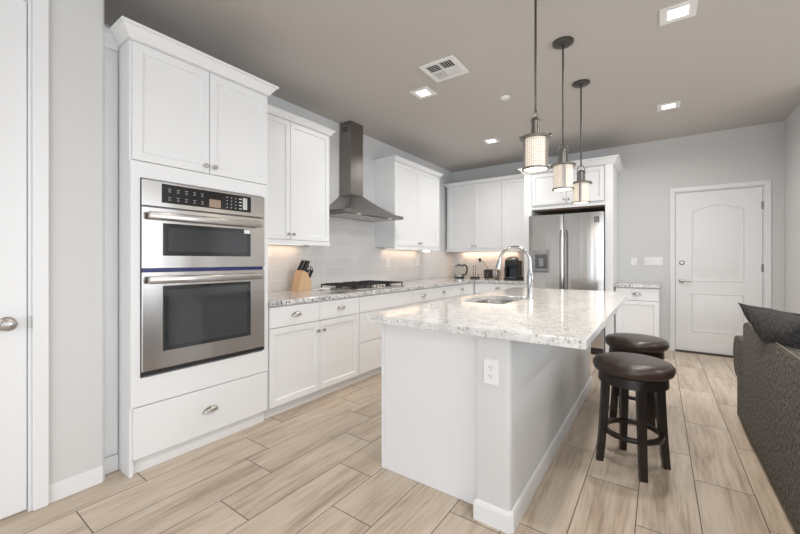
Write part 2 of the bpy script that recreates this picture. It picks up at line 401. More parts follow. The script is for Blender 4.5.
# entry door in the back wall
def arch_panel(bm, x0, x1, z0, z1, rise, y, n=14, w=.022, d=.010):
    """raised-and-recessed moulding ring, arched top"""
    def loop(i):
        a, b, c, t = x0+i, x1-i, z0+i, z1-i
        pts = [(a, c), (b, c)]
        for k in range(n+1):
            s = k/n; pts.append((b+(a-b)*s, t-rise+rise*math.sin(PI*s) if rise else t))
        return pts
    prof = [(0, 0), (w*.4, -d), (w*.8, -.003), (w*1.9, -.002), (w*2.5, -.006)]
    rings = []
    for o_, dy in prof: rings.append([bm.verts.new((px, y-dy if False else y+dy, pz)) for px, pz in loop(o_)])
    for a, b in zip(rings, rings[1:]):
        m = len(a)
        for k in range(m): bm.faces.new((a[k], a[(k+1) % m], b[(k+1) % m], b[k]))
    bm.faces.new(rings[-1])
def door_entry():
    r = thing('door_2', 'x', 'x', (EX0, YB, 0)); del r['label'], r['category']; r['kind'] = 'structure'
    w = EX1-EX0
    s = obj('door_slab', BX(.003, w-.003, .012, .052, .022, EH-.003, bev=.002), 'trim', r)
    for (z0, z1, rise) in ((.93, 1.905, .075), (.28, .78, 0)):
        bm = bmesh.new(); arch_panel(bm, .165, w-.165, z0, z1, rise, .0118)
        for v in bm.verts: v.co.y = .0118-(v.co.y-.0118)*-1 if False else .0118+(v.co.y-.0118)*.9
        obj('door_panel_moulding', bm, 'trim', s, smooth=.5)
    bm = bmesh.new(); c = .055
    for a, b, z0, z1 in ((-.0121-c*.8, -.0121, 0, EH+.0121+c), (w+.0121, w+.0121+c, 0, EH+.0121+c), (-.0121, w+.0121, EH+.0121, EH+.0121+c)):
        box(bm, a, b, -.018, -.0005, z0, z1, bev=.004)
    obj('door_casing', bm, 'trim', r)
    bm = bmesh.new(); box(bm, -.0115, 0, 0, .1, 0, EH+.0115); box(bm, w, w+.0115, 0, .1, 0, EH+.0115); box(bm, 0, w, 0, .1, EH, EH+.0115)
    obj('door_jamb', bm, 'trim', r)
    obj('threshold', BX(0, w, -.02, .09, 0.001, .02, bev=.003), 'threshold', r)
    obj('gap_backing', BX(0, w, .055, .07, .021, EH), 'gap', r)  # dark sheet behind the whole slab; its colour stands for shade in the gaps
    def disc(prof, x, z, name, m='nickel'):
        b = bmesh.new(); lathe(b, prof, 24); bmesh.ops.transform(b, matrix=Matrix.Translation((x, .0115, z)) @ Matrix.Rotation(PI/2, 4, 'X'), verts=b.verts); return obj(name, b, m, r, smooth=SM)
    disc([(0, 0), (.030, 0), (.030, .006), (.020, .012), (.018, .016), (0, .017)], .068, 1.168, 'deadbolt')
    h = disc([(0, 0), (.029, 0), (.029, .006), (.022, .010), (.010, .012), (.010, .04), (0, .04)], .064, .928, 'door_lever')
    bm = bmesh.new(); tube(bm, [(.064, -.024, .928), (.09, -.028, .929), (.13, -.028, .926), (.168, -.024, .922)], [.010, .009, .0075, .007]); obj('lever_arm', bm, 'nickel', h, smooth=SM)
    for z in (1.857, 1.108, .35):
        bm = bmesh.new(); box(bm, w-.016, w+.006, .008, .0115, z-.045, z+.045); cyl(bm, (w+.001, .004, z-.048), (w+.001, .004, z+.048), .006, seg=10); obj('hinge', bm, 'pewter', r, smooth=SM)
door_entry()

# backsplash tiles
bm = bmesh.new(); box(bm, XL, XL+.008, 1.645, YB, .8951, 1.3445); box(bm, XL, XL+.008, 2.665, 3.797, 1.3445, 1.93)
struct('trim_backsplash_left', bm, 'tile_y')
struct('trim_backsplash_back', BX(XL+.0085, -1.5855, YB-.008, YB, .8951, 1.3445), 'tile_x')

# ------------------------------------------------------------------ cabinetry (local frame: front at y=0 facing -y, x to the right)
def shaker(w, h, t=.02, st=.064, rec=.010):
    bm = BX(0, w, -t, 0, 0, h, bev=.0015)
    f = min(bm.faces, key=lambda f: (f.calc_center_median().y, -f.calc_area()))
    bmesh.ops.inset_region(bm, faces=[f], thickness=st, depth=0)
    bmesh.ops.inset_region(bm, faces=[f], thickness=.009, depth=-rec)
    return bm
def shift(bm, x, y, z):
    bmesh.ops.translate(bm, vec=(x, y, z), verts=bm.verts); return bm
def knob_bm(x, y, z):
    b = bmesh.new(); lathe(b, [(0, 0), (.006, 0), (.005, .010), (.007, .013), (.013, .018), (.0145, .023), (.012, .028), (0, .030)], 18)
    bmesh.ops.transform(b, matrix=Matrix.Translation((x, y, z)) @ Matrix.Rotation(PI/2, 4, 'X'), verts=b.verts); return b
def cup_bm(x, y, z, w=.048):
    b = bmesh.new(); n = 16; m = 7; rows = []
    for i in range(m+1):
        a = PI/2*i/m; rr = []
        for k in range(n+1):
            t = PI*k/n
            rr.append(b.verts.new((x+w*math.cos(t)*math.cos(a*.0+0)*(1 if i == 0 else math.cos(a)), y-.002-.026*math.sin(a), z-.012+.030*math.sin(t)*math.cos(a)+.0)))
        rows.append(rr)
    for p, q in zip(rows, rows[1:]):
        for k in range(n): b.faces.new((p[k], p[k+1], q[k+1], q[k]))
    bmesh.ops.remove_doubles(b, verts=b.verts, dist=1e-5)
    bmesh.ops.solidify(b, geom=b.faces, thickness=.0025)
    box(b, x-w-.004, x+w+.004, y-.003, y-.0005, z-.014, z-.008)
    return b
def door(root, x0, x1, z0, z1, knob=None, t=.02, name='door'):
    o = obj(name, shift(shaker(x1-x0, z1-z0, t), x0, -.0008, z0), 'cab', root)
    if knob: obj('knob', knob_bm(knob[0], -t-.0008, knob[1]), 'nickel', o, smooth=SM)
    return o
def drawer(root, x0, x1, z0, z1, pull=True, t=.02, dz=0):
    o = obj('drawer', BX(x0, x1, -t-.0008, -.0008, z0, z1, bev=.002), 'cab', root)
    if pull: obj('cup_pull', cup_bm((x0+x1)/2, -t-.0008, (z0+z1)/2+.008+dz), 'nickel', o, smooth=SM)
    return o
def carcass(w, d, z0, z1, toe=True, y0=0):
    bm = bmesh.new(); box(bm, 0, w, y0, d, z0, z1)
    if toe: box(bm, 0, w, y0+.056, d, 0, z0)
    return bm
G = .0018
DPT = .735   # depth of the base run
FX = -2.38   # carcass front of the left run (door faces stand 20 mm proud)
def base_unit(name, label, loc, rz, w, d, cols, z0=.09, top=.8545, top_dr=True, group='white base cabinets'):
    r = thing(name, label, 'cabinet', loc, rz)
    obj('carcass', carcass(w, d, z0, top), 'cab', r)
    for (a, b, kind, kside) in cols:
        a += G; b -= G
        if kind == 'dd':
            drawer(r, a, b, .690, .845); kx = b-.030 if kside == 'r' else a+.030
            door(r, a, b, z0+.006, .683, (kx, .605))
        elif kind == 'stack':
            drawer(r, a, b, .690, .845, False); drawer(r, a, b, .400, .683); drawer(r, a, b, z0+.006, .394)
        elif kind == 'fill': obj('filler_panel', BX(a, b, -.018, -.0008, z0, .845), 'cab', r)
    return r
R90 = PI/2
base_unit('base_cabinet', 'white base cabinet with two drawers over two doors, below the knife block', (FX, 1.6505, 0), R90, 1.008, .7, [(.008, .504, 'dd', 'r'), (.504, 1.006, 'dd', 'l')])
base_unit('drawer_cabinet', 'white drawer cabinet directly below the gas cooktop with a plain handleless top panel', (FX, 2.6595, 0), R90, .932, .7, [(0, .932, 'stack', '')])
base_unit('base_cabinet', 'white base cabinet beyond the cooktop with a pair of cup-pull drawers side by side', (FX, 3.5925, 0), R90, 1.007, .7, [(0, .493, 'dd', 'r'), (.493, 1.007, 'dd', 'l')])
base_unit('base_cabinet', 'white single-drawer base cabinet in the far left kitchen corner, below the glass kettle', (FX, 4.6005, 0), R90, .7485, .7, [(0, .60, 'dd', 'r'), (.60, .728, 'fill', '')])
YBF = 5.37
base_unit('base_cabinet', 'white base cabinet under the toaster and coffee maker, beside the refrigerator', (-2.379, YBF, 0), 0, .791, .665, [(.02, .79, 'dd', 'l')])
base_unit('base_cabinet', 'small white base cabinet with one drawer and one door between refrigerator and entry door', (-.4685, 5.54, 0), 0, .47, .5, [(.006, .464, 'dd', 'l')])

CR = [(0, 0), (.010, 0), (.014, .008), (.044, .050), (.056, .056), (.056, .068), (0, .068)]
def crown(path, z, k=1): return sweep(bmesh.new(), [(o*k, z+h*k) for o, h in CR], path)
def crown_c(root, path, z, k=1): return obj('crown_molding', crown(path, z, k), 'cab', root)

# oven tower: Y .79 .. 1.645, carcass front X=-2.38
def oven_tower():
    w = .861; d = .715; TZ = 2.424
    r = thing('oven_tower_cabinet', 'tall white cabinet tower with upper doors and bottom drawer around the double oven', 'cabinet', (FX, .784, 0), R90)
    bm = bmesh.new()
    box(bm, 0, .018, 0, d, 0, TZ); box(bm, .018, .036, 0, d, .09, TZ); box(bm, w-.036, w, 0, d, .09, TZ)
    box(bm, .036, w-.036, 0, d, 1.662, TZ); box(bm, .036, w-.036, 0, d, .09, .542); box(bm, .036, w-.036, .5, d, .542, 1.662)
    box(bm, .018, w, .028, d, 0, .09)
    obj('carcass', bm, 'cab', r)
    obj('face_frame', shift(BX(0, w, -.019, -.0008, .386, .541), 0, 0, 0), 'cab', r)
    obj('face_frame', BX(0, .0455, -.019, -.0008, .541, 1.663), 'cab', r); obj('face_frame', BX(w-.0375, w, -.019, -.0008, .541, 1.663), 'cab', r)
    obj('face_frame', BX(0, w, -.019, -.0008, 1.663, 1.752), 'cab', r)
    obj('face_frame', BX(0, w, -.019, -.0008, 2.412, TZ), 'cab', r)
    door(r, .010, .4295, 1.756, 2.408, (.402, 1.80)); door(r, .4335, w-.004, 1.756, 2.408, (.461, 1.80))
    drawer(r, .014, w-.004, .096, .380, t=.021)
    crown_c(r, [(-.001, .142), (-.001, -.02), (w+.001, -.02), (w+.001, .4)], TZ-.006, 1.0)
    return r
# crown path must keep the room on its right-hand side: travelling -x side first
def fix_crown(): pass
oven_tower()

def pantry():
    r = thing('pantry_cabinet', 'narrow strip of a recessed tall white cabinet between grey wall corner and oven tower', 'cabinet', (-2.545, .702, 0), R90)
    w = .080
    obj('carcass', carcass(w, .5, .09, 2.40, True), 'cab', r)
    obj('door', BX(.002, w-.002, -.010, -.0006, .11, 2.33, bev=.001), 'cab', r)
    obj('base_strip', BX(0, w, -.012, .055, .0, .088), 'cab', r)
    obj('crown_molding', sweep(bmesh.new(), [(o, 2.40+h*1.25) for o, h in CR], [(w-.001, -.001), (.0, -.001)][::-1]), 'cab', r)
pantry()

# ---- double wall oven
def wall_oven():
    r = thing('wall_oven', 'stainless steel double wall oven with microwave above, built into the white tower', 'oven', (FX+.0195, .832, 0), R90)
    w = .773
    obj('oven_body', BX(.006, w-.006, .001, .50, .556, 1.652), 'greyplastic', r)
    p = obj('control_panel', BX(0, w, -.02, -.0005, 1.507, 1.655, bev=.003), 'steel', r)
    obj('control_glass', BX(.098, .662, -.022, -.0205, 1.533, 1.642), 'panelglass', p)
    bm = bmesh.new()
    for i in range(5):
        for j in range(2):
            x = .13+i*.047; z = 1.615-j*.048
            box(bm, x, x+.018, -.0227, -.0222, z, z+.002); box(bm, x+.003, x+.014, -.0227, -.0222, z-.010, z-.008); box(bm, x+.001, x+.016, -.0227, -.0222, z-.017, z-.0155)
    for i in range(3):
        for j in range(4):
            x = .485+i*.030; z = 1.548+j*.022; box(bm, x, x+.006, -.0227, -.0222, z, z+.006)
    for j in range(4):
        z = 1.548+j*.022; box(bm, .572, .592, -.0227, -.0222, z, z+.007)
    obj('panel_symbols', bm, 'glyph', p)
    obj('display_window', BX(.37, .445, -.0229, -.0222, 1.54, 1.59), mat('amber_display', (.35, .24, .17), .3), p)
    obj('keypad_sticker', BX(.600, .632, -.0229, -.0222, 1.548, 1.628), 'glyph', p)
    def handle(par, z):
        bm = bmesh.new(); box(bm, .018, w-.045, -.066, -.044, z-.021, z+.021, bev=.007, seg=2)
        for x in (.03, w-.085): box(bm, x, x+.028, -.048, -.0205, z-.011, z+.011, bev=.002)
        obj('handle', bm, 'steel', par, smooth=SM)
    for (z0, z1, wz0, wz1, hz, nm) in ((1.153, 1.501, 1.226, 1.415, 1.452, 'microwave_door'), (.575, 1.134, .675, 1.052, 1.088, 'oven_door')):
        d = obj(nm, BX(0, w, -.02, -.0005, z0, z1, bev=.003), 'steel', r)
        obj('window_glass', BX(.104, .660, -.0222, -.0203, wz0, wz1, bev=.0005), 'darkglass', d)
        bm = bmesh.new(); a, b, c, e = .104+.028, .66-.028, wz0+.026, wz1-.026
        box(bm, a, b, -.0226, -.0223, c, e)
        obj('inner_pane', bm, 'innerglass', d)
        handle(d, hz)
    obj('badge', BX(w/2-.012, w/2+.012, -.0215, -.0202, 1.183, 1.197), 'nickel', r)
    obj('energy_sticker', BX(.61, .655, -.0232, -.0228, 1.385, 1.412), 'plate', r)
    obj('blue_film_strip', BX(.0, w-.02, -.0185, -.0025, 1.136, 1.151), 'blue', r)
    obj('bottom_vent', BX(.004, w-.002, -.016, -.0005, .552, .573), 'blackplastic', r)
wall_oven()

# ---- uppers on the left wall: carcass front X = -2.79
UZ0, UZ1 = 1.345, 2.488
def upper(label, loc, rz, w, d, doors, crown_path, z1=UZ1):
    r = thing('wall_cabinet', label, 'cabinet', loc, rz)
    obj('carcass', BX(0, w, 0, d, UZ0+.03, z1), 'cab', r)
    bm = bmesh.new(); box(bm, 0, w, -.022, -.0008, UZ0, UZ0+.040, bev=.002); obj('light_rail', bm, 'cab', r)
    for a, b, k in doors:
        kx = (b-.028) if k == 'r' else (a+.028)
        door(r, a+G, b-G, UZ0+.045, z1-.012, (kx, UZ0+.095) if k else None)
    obj('crown_molding', crown(crown_path, z1-.008, .80), 'cab', r)
    return r
FU = -2.79
DU = 3.10-2.79-.003
upper('white double-door wall cabinet between oven tower and range hood, above the knife block', (FU, 1.6505, 0), R90, 1.01, DU, [(.0, .518, 'r'), (.518, 1.006, 'l')], [(0, -.02), (1.0105, -.02), (1.0105, DU-.001)])
upper('white double-door wall cabinet on the tiled left wall beyond the range hood', (FU, 3.802, 0), R90, 1.172, DU, [(.0, .580, 'r'), (.580, 1.170, 'l')], [(-.0005, DU-.001), (-.0005, -.02), (1.1725, -.02), (1.1725, DU-.001)])
def back_uppers():
    d = YB-5.75-.003
    upper('white double-door wall cabinet on the back wall above kettle and toaster', (-3.056, 5.75, 0), 0, .997, d, [(.03, .525, 'r'), (.525, .996, 'l')], [(-.0005, d-.001), (-.0005, -.02), (.9968, -.02)])
    upper('single-door white wall cabinet on the back wall above the coffee maker, left of the refrigerator', (-2.058, 5.75, 0), 0, .472, d, [(.0, .468, '')], [(0, -.02), (.4718, -.02)])
back_uppers()

# ---- fridge surround
def fridge_surround():
    r = thing('refrigerator_cabinet', 'white cabinet surround with side panels and crown enclosing the refrigerator', 'cabinet', (-1.585, 5.33, 0), 0)
    W_ = 1.106; d = YB-5.33-.003; a, b = .104, 1.022
    obj('side_panel', BX(0, a, 0, d, 0, 2.43), 'cab', r); obj('side_panel', BX(b, W_, 0, d, 0, 2.43), 'cab', r)
    obj('carcass', BX(a+.0005, b-.0005, .012, d, 1.945, 2.43), 'cab', r)
    obj('inner_ledge', BX(a+.0005, b-.0005, .08, d, 1.90, 1.944), 'cabin', r)
    obj('bottom_rail', BX(a+.0005, b-.0005, -.0002, .0115, 1.912, 1.962), 'cab', r)
    m = (a+b)/2+.005
    door(r, a+.012, m-G, 1.968, 2.405, (m-.03, 2.02)); door(r, m+G, b-.012, 1.968, 2.405, (m+.03, 2.02))
    obj('crown_molding', crown([(-.0005, d-.001), (-.0005, 0), (W_+.0005, 0), (W_+.0005, d-.001)], 2.427, 1.22), 'cab', r)
fridge_surround()
def refrigerator():
    r = thing('refrigerator', 'stainless steel side-by-side refrigerator with water and ice dispenser in the left door', 'refrigerator', (-1.473, 5.22, 0), 0)
    w = .904; T = 1.815; sm = .437
    obj('fridge_body', BX(.004, w-.004, .062, .78, .03, T-.02), 'greyplastic', r)
    def doorslab(x0, x1, z0, z1):
        bm = bmesh.new(); n = 14; w_ = x1-x0
        # gently crowned face
        front = [(x0+w_*i/n, -.0075*(1-(2*i/n-1)**2)+(.003 if i in (0, n) else 0)) for i in range(n+1)]
        prism(bm, front+[(x1, .06), (x0, .06)], z0, z1); return bm
    dl = obj('freezer_door', doorslab(-.014, sm-.004, .09, T), 'fsteel', r, smooth=.7)
    dr = obj('fridge_door', doorslab(sm+.004, w, .09, T), 'fsteel', r, smooth=.7)
    for par, x in ((dl, sm-.028), (dr, sm+.028)):
        bm = bmesh.new()
        tube(bm, [(x, -.004, 1.60), (x, -.045, 1.575), (x, -.055, 1.50), (x, -.058, 1.2), (x, -.055, .85), (x, -.045, .78), (x, -.004, .755)], [.009, .010, .011, .011, .011, .010, .009], 14)
        obj('handle', bm, 'hoodsteel', par, smooth=SM)
    ds = obj('dispenser', BX(.025, .258, -.016, -.0045, 1.030, 1.345, bev=.004), 'greyplastic', dl)
    obj('dispenser_cavity', BX(.075, .235, -.0175, -.0163, 1.085, 1.275, bev=.0005), mat('dispenser_recess', (.10, .10, .105), .4), ds)
    obj('control_strip', BX(.085, .225, -.020, -.0163, 1.288, 1.328, bev=.001), 'steel', ds)
    obj('water_paddle', BX(.125, .185, -.026, -.0177, 1.115, 1.225, bev=.004), 'greyplastic', ds)
    obj('drip_tray', BX(.065, .245, -.04, -.0163, 1.058, 1.075, bev=.002), 'greyplastic', ds)
    # square badge with a ring-and-bar mark at the top of the right door
    bx = w-.075
    bd = obj('badge', BX(bx-.028, bx+.028, -.0115, -.0035, 1.685, 1.755, bev=.002), mat('badge_grey', (.16, .15, .14), .35, .6), dr)
    bm = bmesh.new(); box(bm, bx-.016, bx-.009, -.0128, -.0117, 1.70, 1.742); box(bm, bx-.009, bx+.013, -.0128, -.0117, 1.70, 1.707); box(bm, bx+.007, bx+.013, -.0128, -.0117, 1.707, 1.725)
    obj('badge_letter', bm, 'nickel', bd)
    obj('toe_grille', BX(.01, w-.01, .0, .06, .012, .085), 'blackplastic', r)
    for x in (.04, w-.04):
        for y in (.03, .70): obj('foot', cyl(bmesh.new(), (x, y+.02, 0), (x, y+.02, .035), .016), 'blackplastic', r)
refrigerator()

# ------------------------------------------------------------------ countertops
def bevel_all(bm, off=.004):
    es = [e for e in bm.edges if len(e.link_faces) == 2 and e.calc_face_angle(0) > .8]
    bmesh.ops.bevel(bm, geom=es, offset=off, segments=2, profile=.5, affect='EDGES'); return bm
def counter(pts, z0, z1, holes=()):
    bm = bmesh.new(); prism(bm, pts, z0, z1, holes); bmesh.ops.recalc_face_normals(bm, faces=bm.faces); return bevel_all(bm)
tag(obj('countertop', counter([(XL+.003, 1.6465), (-2.34, 1.6465), (-2.34, 5.33), (-1.5865, 5.33), (-1.5865, YB-.0085), (XL+.009, YB-.0085)] if False else [(XL+.009, 1.6465), (-2.34, 1.6465), (-2.34, 5.33), (-1.5865, 5.33), (-1.5865, YB-.0085), (XL+.009, YB-.0085)], .8555, .895), 'granite'),
    'L-shaped speckled granite countertop along the left and back walls', 'countertop')
tag(obj('countertop', counter([(-.4755, 5.49), (.012, 5.49), (.012, YB-.001), (-.4755, YB-.001)], .8555, .895), 'granite'),
    'short granite countertop on the small cabinet between refrigerator and entry door', 'countertop')

# ------------------------------------------------------------------ island
IX0, IX1, IY0, IY1 = -1.313, -.536, 1.597, 3.944
def sink_outline(s=0):
    # D-shaped bowl, flat side towards the faucet
    x0, x1, y0, y1 = -1.235+s, -.885-s, 2.475+s, 3.10-s
    pts = arc(x1-.05, y1-.05, .05, 0, PI/2, 5)+arc(x0+.13, y1-.13, .13, PI/2, PI, 7)+arc(x0+.13, y0+.13, .13, PI, 1.5*PI, 7)+arc(x1-.05, y0+.05, .05, 1.5*PI, 2*PI, 5)
    return pts
def island():
    r = thing('kitchen_island', 'long kitchen island with grey half wall and white end panel under granite', 'kitchen island', (0, 0, 0))
    # half wall, rounded near-right corner
    rr = .022
    pts = [(-.69, IY0)]+[(-.69, IY1)]+arc(IX1-rr, IY1-rr, rr, PI/2, 0, 5)+arc(IX1-rr, IY0+rr, rr, 0, -PI/2, 5)
    obj('half_wall', prism(bmesh.new(), pts, 0, .8545), 'wall', r, smooth=SM)
    pb = [(-.6905, IY0+.06), (-.6905, IY0-.0005), (IX1-.012, IY0-.0005), (IX1+.0005, IY0+.012), (IX1+.0005, IY1-.012), (IX1-.012, IY1+.0005), (-.68, IY1+.0005)]
    obj('baseboard', sweep(bmesh.new(), BB, pb), 'trim', r)
    # cabinets facing the cooktop, without a solid block where the sink bowl hangs
    bm = bmesh.new()
    box(bm, IX0+.02, -.6915, IY0+.095, 2.42, .09, .8545); box(bm, IX0+.02, -.6915, 3.12, IY1, .09, .8545); box(bm, IX0+.02, -.6915, 2.42, 3.12, .09, .60)
    box(bm, IX0+.08, -.6915, IY0+.095, IY1, 0, .09)
    box(bm, IX0+.02, IX0+.045, 2.42, 3.12, .60, .8545)
    obj('carcass', bm, 'cab', r)
    obj('end_panel', BX(IX0+.018, -.6915, IY0+.075, IY0+.094, .001, .8545, bev=.001), 'cab', r)
    obj('corner_stile', BX(IX0, IX0+.0175, IY0+.072, IY0+.094, .001, .8545, bev=.001), 'cab', r)
    ys = [IY0+.10, 2.42, 3.12, IY1]
    for a, b in zip(ys, ys[1:]):
        for c, e, kk in ((a, (a+b)/2, 1), ((a+b)/2, b, 0)):
            w = e-c-.004
            bm = shaker(w, .55); bmesh.ops.rotate(bm, cent=(0, 0, 0), matrix=Matrix.Rotation(-PI/2, 3, 'Z'), verts=bm.verts); shift(bm, IX0+.019, e-.002, .10)
            d = obj('door', bm, 'cab', r)
            bm = knob_bm(0, -.02, 0); bmesh.ops.rotate(bm, cent=(0, 0, 0), matrix=Matrix.Rotation(-PI/2, 3, 'Z'), verts=bm.verts)
            shift(bm, IX0+.019, (c+.03 if not kk else e-.03), .60); obj('knob', bm, 'nickel', d, smooth=SM)
            obj('drawer', BX(IX0-.001, IX0+.0192, c+.002, e-.002, .66, .845, bev=.002), 'cab', r)
island()
SX0, SX1, SY0, SY1 = -1.335, -.228, 1.555, 4.146
slab = counter([(SX0, SY0), (SX1, SY0), (SX1, SY1), (SX0, SY1)], .8555, .895, [sink_outline()])
tag(obj('island_countertop', slab, 'granite_island'), 'large pale granite slab covering the kitchen island with overhang towards the stools', 'countertop')
def sink():
    bm = bmesh.new(); prev = None; ring0 = None
    for s, z in ((-.012, .8550), (.0, .8550), (.004, .84), (.010, .72), (.03, .69), (.09, .683)):
        ring = [bm.verts.new((x, y, z)) for x, y in sink_outline(s)]
        if prev:
            for k in range(len(ring)): j = (k+1) % len(ring); bm.faces.new((prev[k], prev[j], ring[j], ring[k]))
        prev = ring
    bm.faces.new(prev)
    s = obj('sink_bowl', bm, 'sinksteel', None, smooth=.8, fix=False)
    return s
s = sink(); s.name = 'sink'; tag(s, 'undermount stainless steel sink bowl set into the island slab', 'sink')
obj('drain', lathe(bmesh.new(), [(0, .686), (.02, .686), (.035, .688), (.042, .6845), (.042, .6835)], 24, (-1.07, 2.77)), 'chrome', s, smooth=SM)
def faucet():
    bx, by = -.825, 2.93; r = thing('faucet', 'tall polished chrome gooseneck faucet arching over the island sink', 'faucet', (bx, by, .895))
    obj('base_flange', lathe(bmesh.new(), [(0, .0005), (.030, .0005), (.030, .006), (.024, .012), (0, .012)], 28), 'chrome', r, smooth=SM)
    obj('faucet_body', lathe(bmesh.new(), [(0, .012), (.023, .0125), (.022, .07), (.0255, .09), (.0255, .16), (.020, .20), (.016, .235), (0, .235)], 28), 'chrome', r, smooth=SM)
    d = Vector((-.86, -.50, 0)).normalized(); R = .117; z0 = .291
    pts = [(0, 0, .20), (0, 0, .24)]
    for i in range(19):
        a = PI*i/18*1.0; q = d*(R-R*math.cos(a)); pts.append((q.x, q.y, z0+R*math.sin(a)))
    q = d*(2*R+.004); pts.append((q.x, q.y, z0-.012))
    obj('spout', tube(bmesh.new(), pts, .0125, 16), 'chrome', r, smooth=SM)
    bm = bmesh.new(); q1 = d*(2*R+.001); q2 = d*(2*R+.016); cyl(bm, (q1.x, q1.y, z0+.012), (q2.x, q2.y, z0-.055), .0165, .021, 20)
    obj('spray_head', bm, 'chrome', r, smooth=SM)
    bm = bmesh.new(); tube(bm, [(.012, -.018, .10), (.022, -.034, .12), (.026, -.040, .165), (.022, -.036, .205)], [.010, .010, .008, .006], 12); obj('handle', bm, 'chrome', r, smooth=SM)
faucet()

# ------------------------------------------------------------------ outlets and switches
def outlet_geom(r, n=2, sw=False, gangs=1, rocker=False):
    w = .035*1+(gangs-1)*.0225+.0
    W2 = w if gangs == 1 else .035+.023*(gangs-1)
    obj('cover_plate', BX(-W2, W2, -.006, -.0005, -.057, .057, bev=.002), 'plate', r)
    for g in range(gangs):
        cx = (g-(gangs-1)/2)*.046
        if rocker: obj('rocker_switch', BX(cx-.016, cx+.016, -.009, -.0062, -.033, .033, bev=.0015), 'plate', r)
        else:
            for dz in (-.02, .02):
                rc = obj('receptacle', BX(cx-.017, cx+.017, -.0075, -.0062, dz-.014, dz+.014, bev=.0006), 'plate', r)
                bm = bmesh.new(); box(bm, cx-.008, cx-.0055, -.0080, -.0076, dz-.002, dz+.007); box(bm, cx+.0055, cx+.008, -.0080, -.0076, dz-.002, dz+.006)
                cyl(bm, (cx, -.0080, dz-.0085), (cx, -.0076, dz-.0085), .0025, seg=10); obj('slots', bm, 'slot', rc)
def outlet(label, loc, rz, gangs=1, rocker=False, name='wall_outlet', cat='outlet'):
    r = thing(name, label, cat, loc, rz); outlet_geom(r, gangs=gangs, rocker=rocker); return r
outlet('white electrical outlet on the near end of the island half wall', (-.622, IY0, .695), 0)
outlet('white rocker light switch plate on the back wall, left of the wide switch plate', (-.285, YB, 1.18), 0, 1, True, 'light_switch', 'light switch')
outlet('wide white four-switch plate on the back wall beside the entry door', (-.065, YB, 1.185), 0, 4, True, 'light_switch', 'light switch')
outlet('white outlet on the left backsplash above the far end of the cooktop', (XL+.008, 4.075, 1.166), R90)
outlet('white outlet on the left backsplash under the far wall cabinet', (XL+.008, 4.839, 1.173), R90)
outlet('white outlet on the back backsplash behind the glass kettle, near the corner', (-2.93, YB-.008, 1.19), 0)
oc = outlet('white outlet on the back backsplash holding the black plug of a cord', (-2.56, YB-.008, 1.19), 0)

# ------------------------------------------------------------------ range hood
def hood():
    r = thing('range_hood', 'stainless steel chimney range hood on the tiled wall above the cooktop', 'range hood', (XL+.0085, 3.265, 0), R90)
    co = -.028
    # local: x along wall, -y into the room ; root at wall plane
    w, d = .49, .485; z0, z1, z2 = 1.705, 1.742, 1.965; cw, cd = .108, .18
    bm = bmesh.new()
    def ring(x, y0, z, k=0): return [bm.verts.new(p) for p in ((-x+k, 0, z), (-x+k, -y0, z), (x+k, -y0, z), (x+k, 0, z))]
    rs = [ring(w, d, z0), ring(w, d, z1)]
    for k in range(1, 9):
        t = k/8; e = 1-(1-t)**1.0; c = t**1.45
        rs.append(ring(w+(cw-w)*e, d+(cd-d)*e, z1+(z2-z1)*c, co*e))
    for a, b in zip(rs, rs[1:]):
        for k in range(4): bm.faces.new((a[k], a[(k+1) % 4], b[(k+1) % 4], b[k]))
    bm.faces.new(rs[0]); bm.faces.new(rs[-1])
    obj('canopy', bm, 'hoodsteel', r, smooth=.35)
    ch = obj('chimney', BX(-cw+co, cw+co, -cd, 0, z2+.0005, H-.001, bev=.002), 'hoodsteel', r)
    bm = bmesh.new()
    for i in range(7): box(bm, -cw+co-.0012, -cw+co-.0004, -.125, -.045, 2.70+i*.009, 2.705+i*.009)
    obj('vent_slots', bm, 'slot', ch)
    bm = bmesh.new()
    for x in (-.44, -.145, .15): box(bm, x, x+.285, -.40, -.08, z0-.008, z0-.0005, bev=.002)
    obj('grease_filter', bm, 'steel', r)
    for x in (-.28, .28): obj('lamp_lens', cyl(bmesh.new(), (x, -.435, z0-.005), (x, -.435, z0-.0005), .024), 'hoodlens', r)
hood()

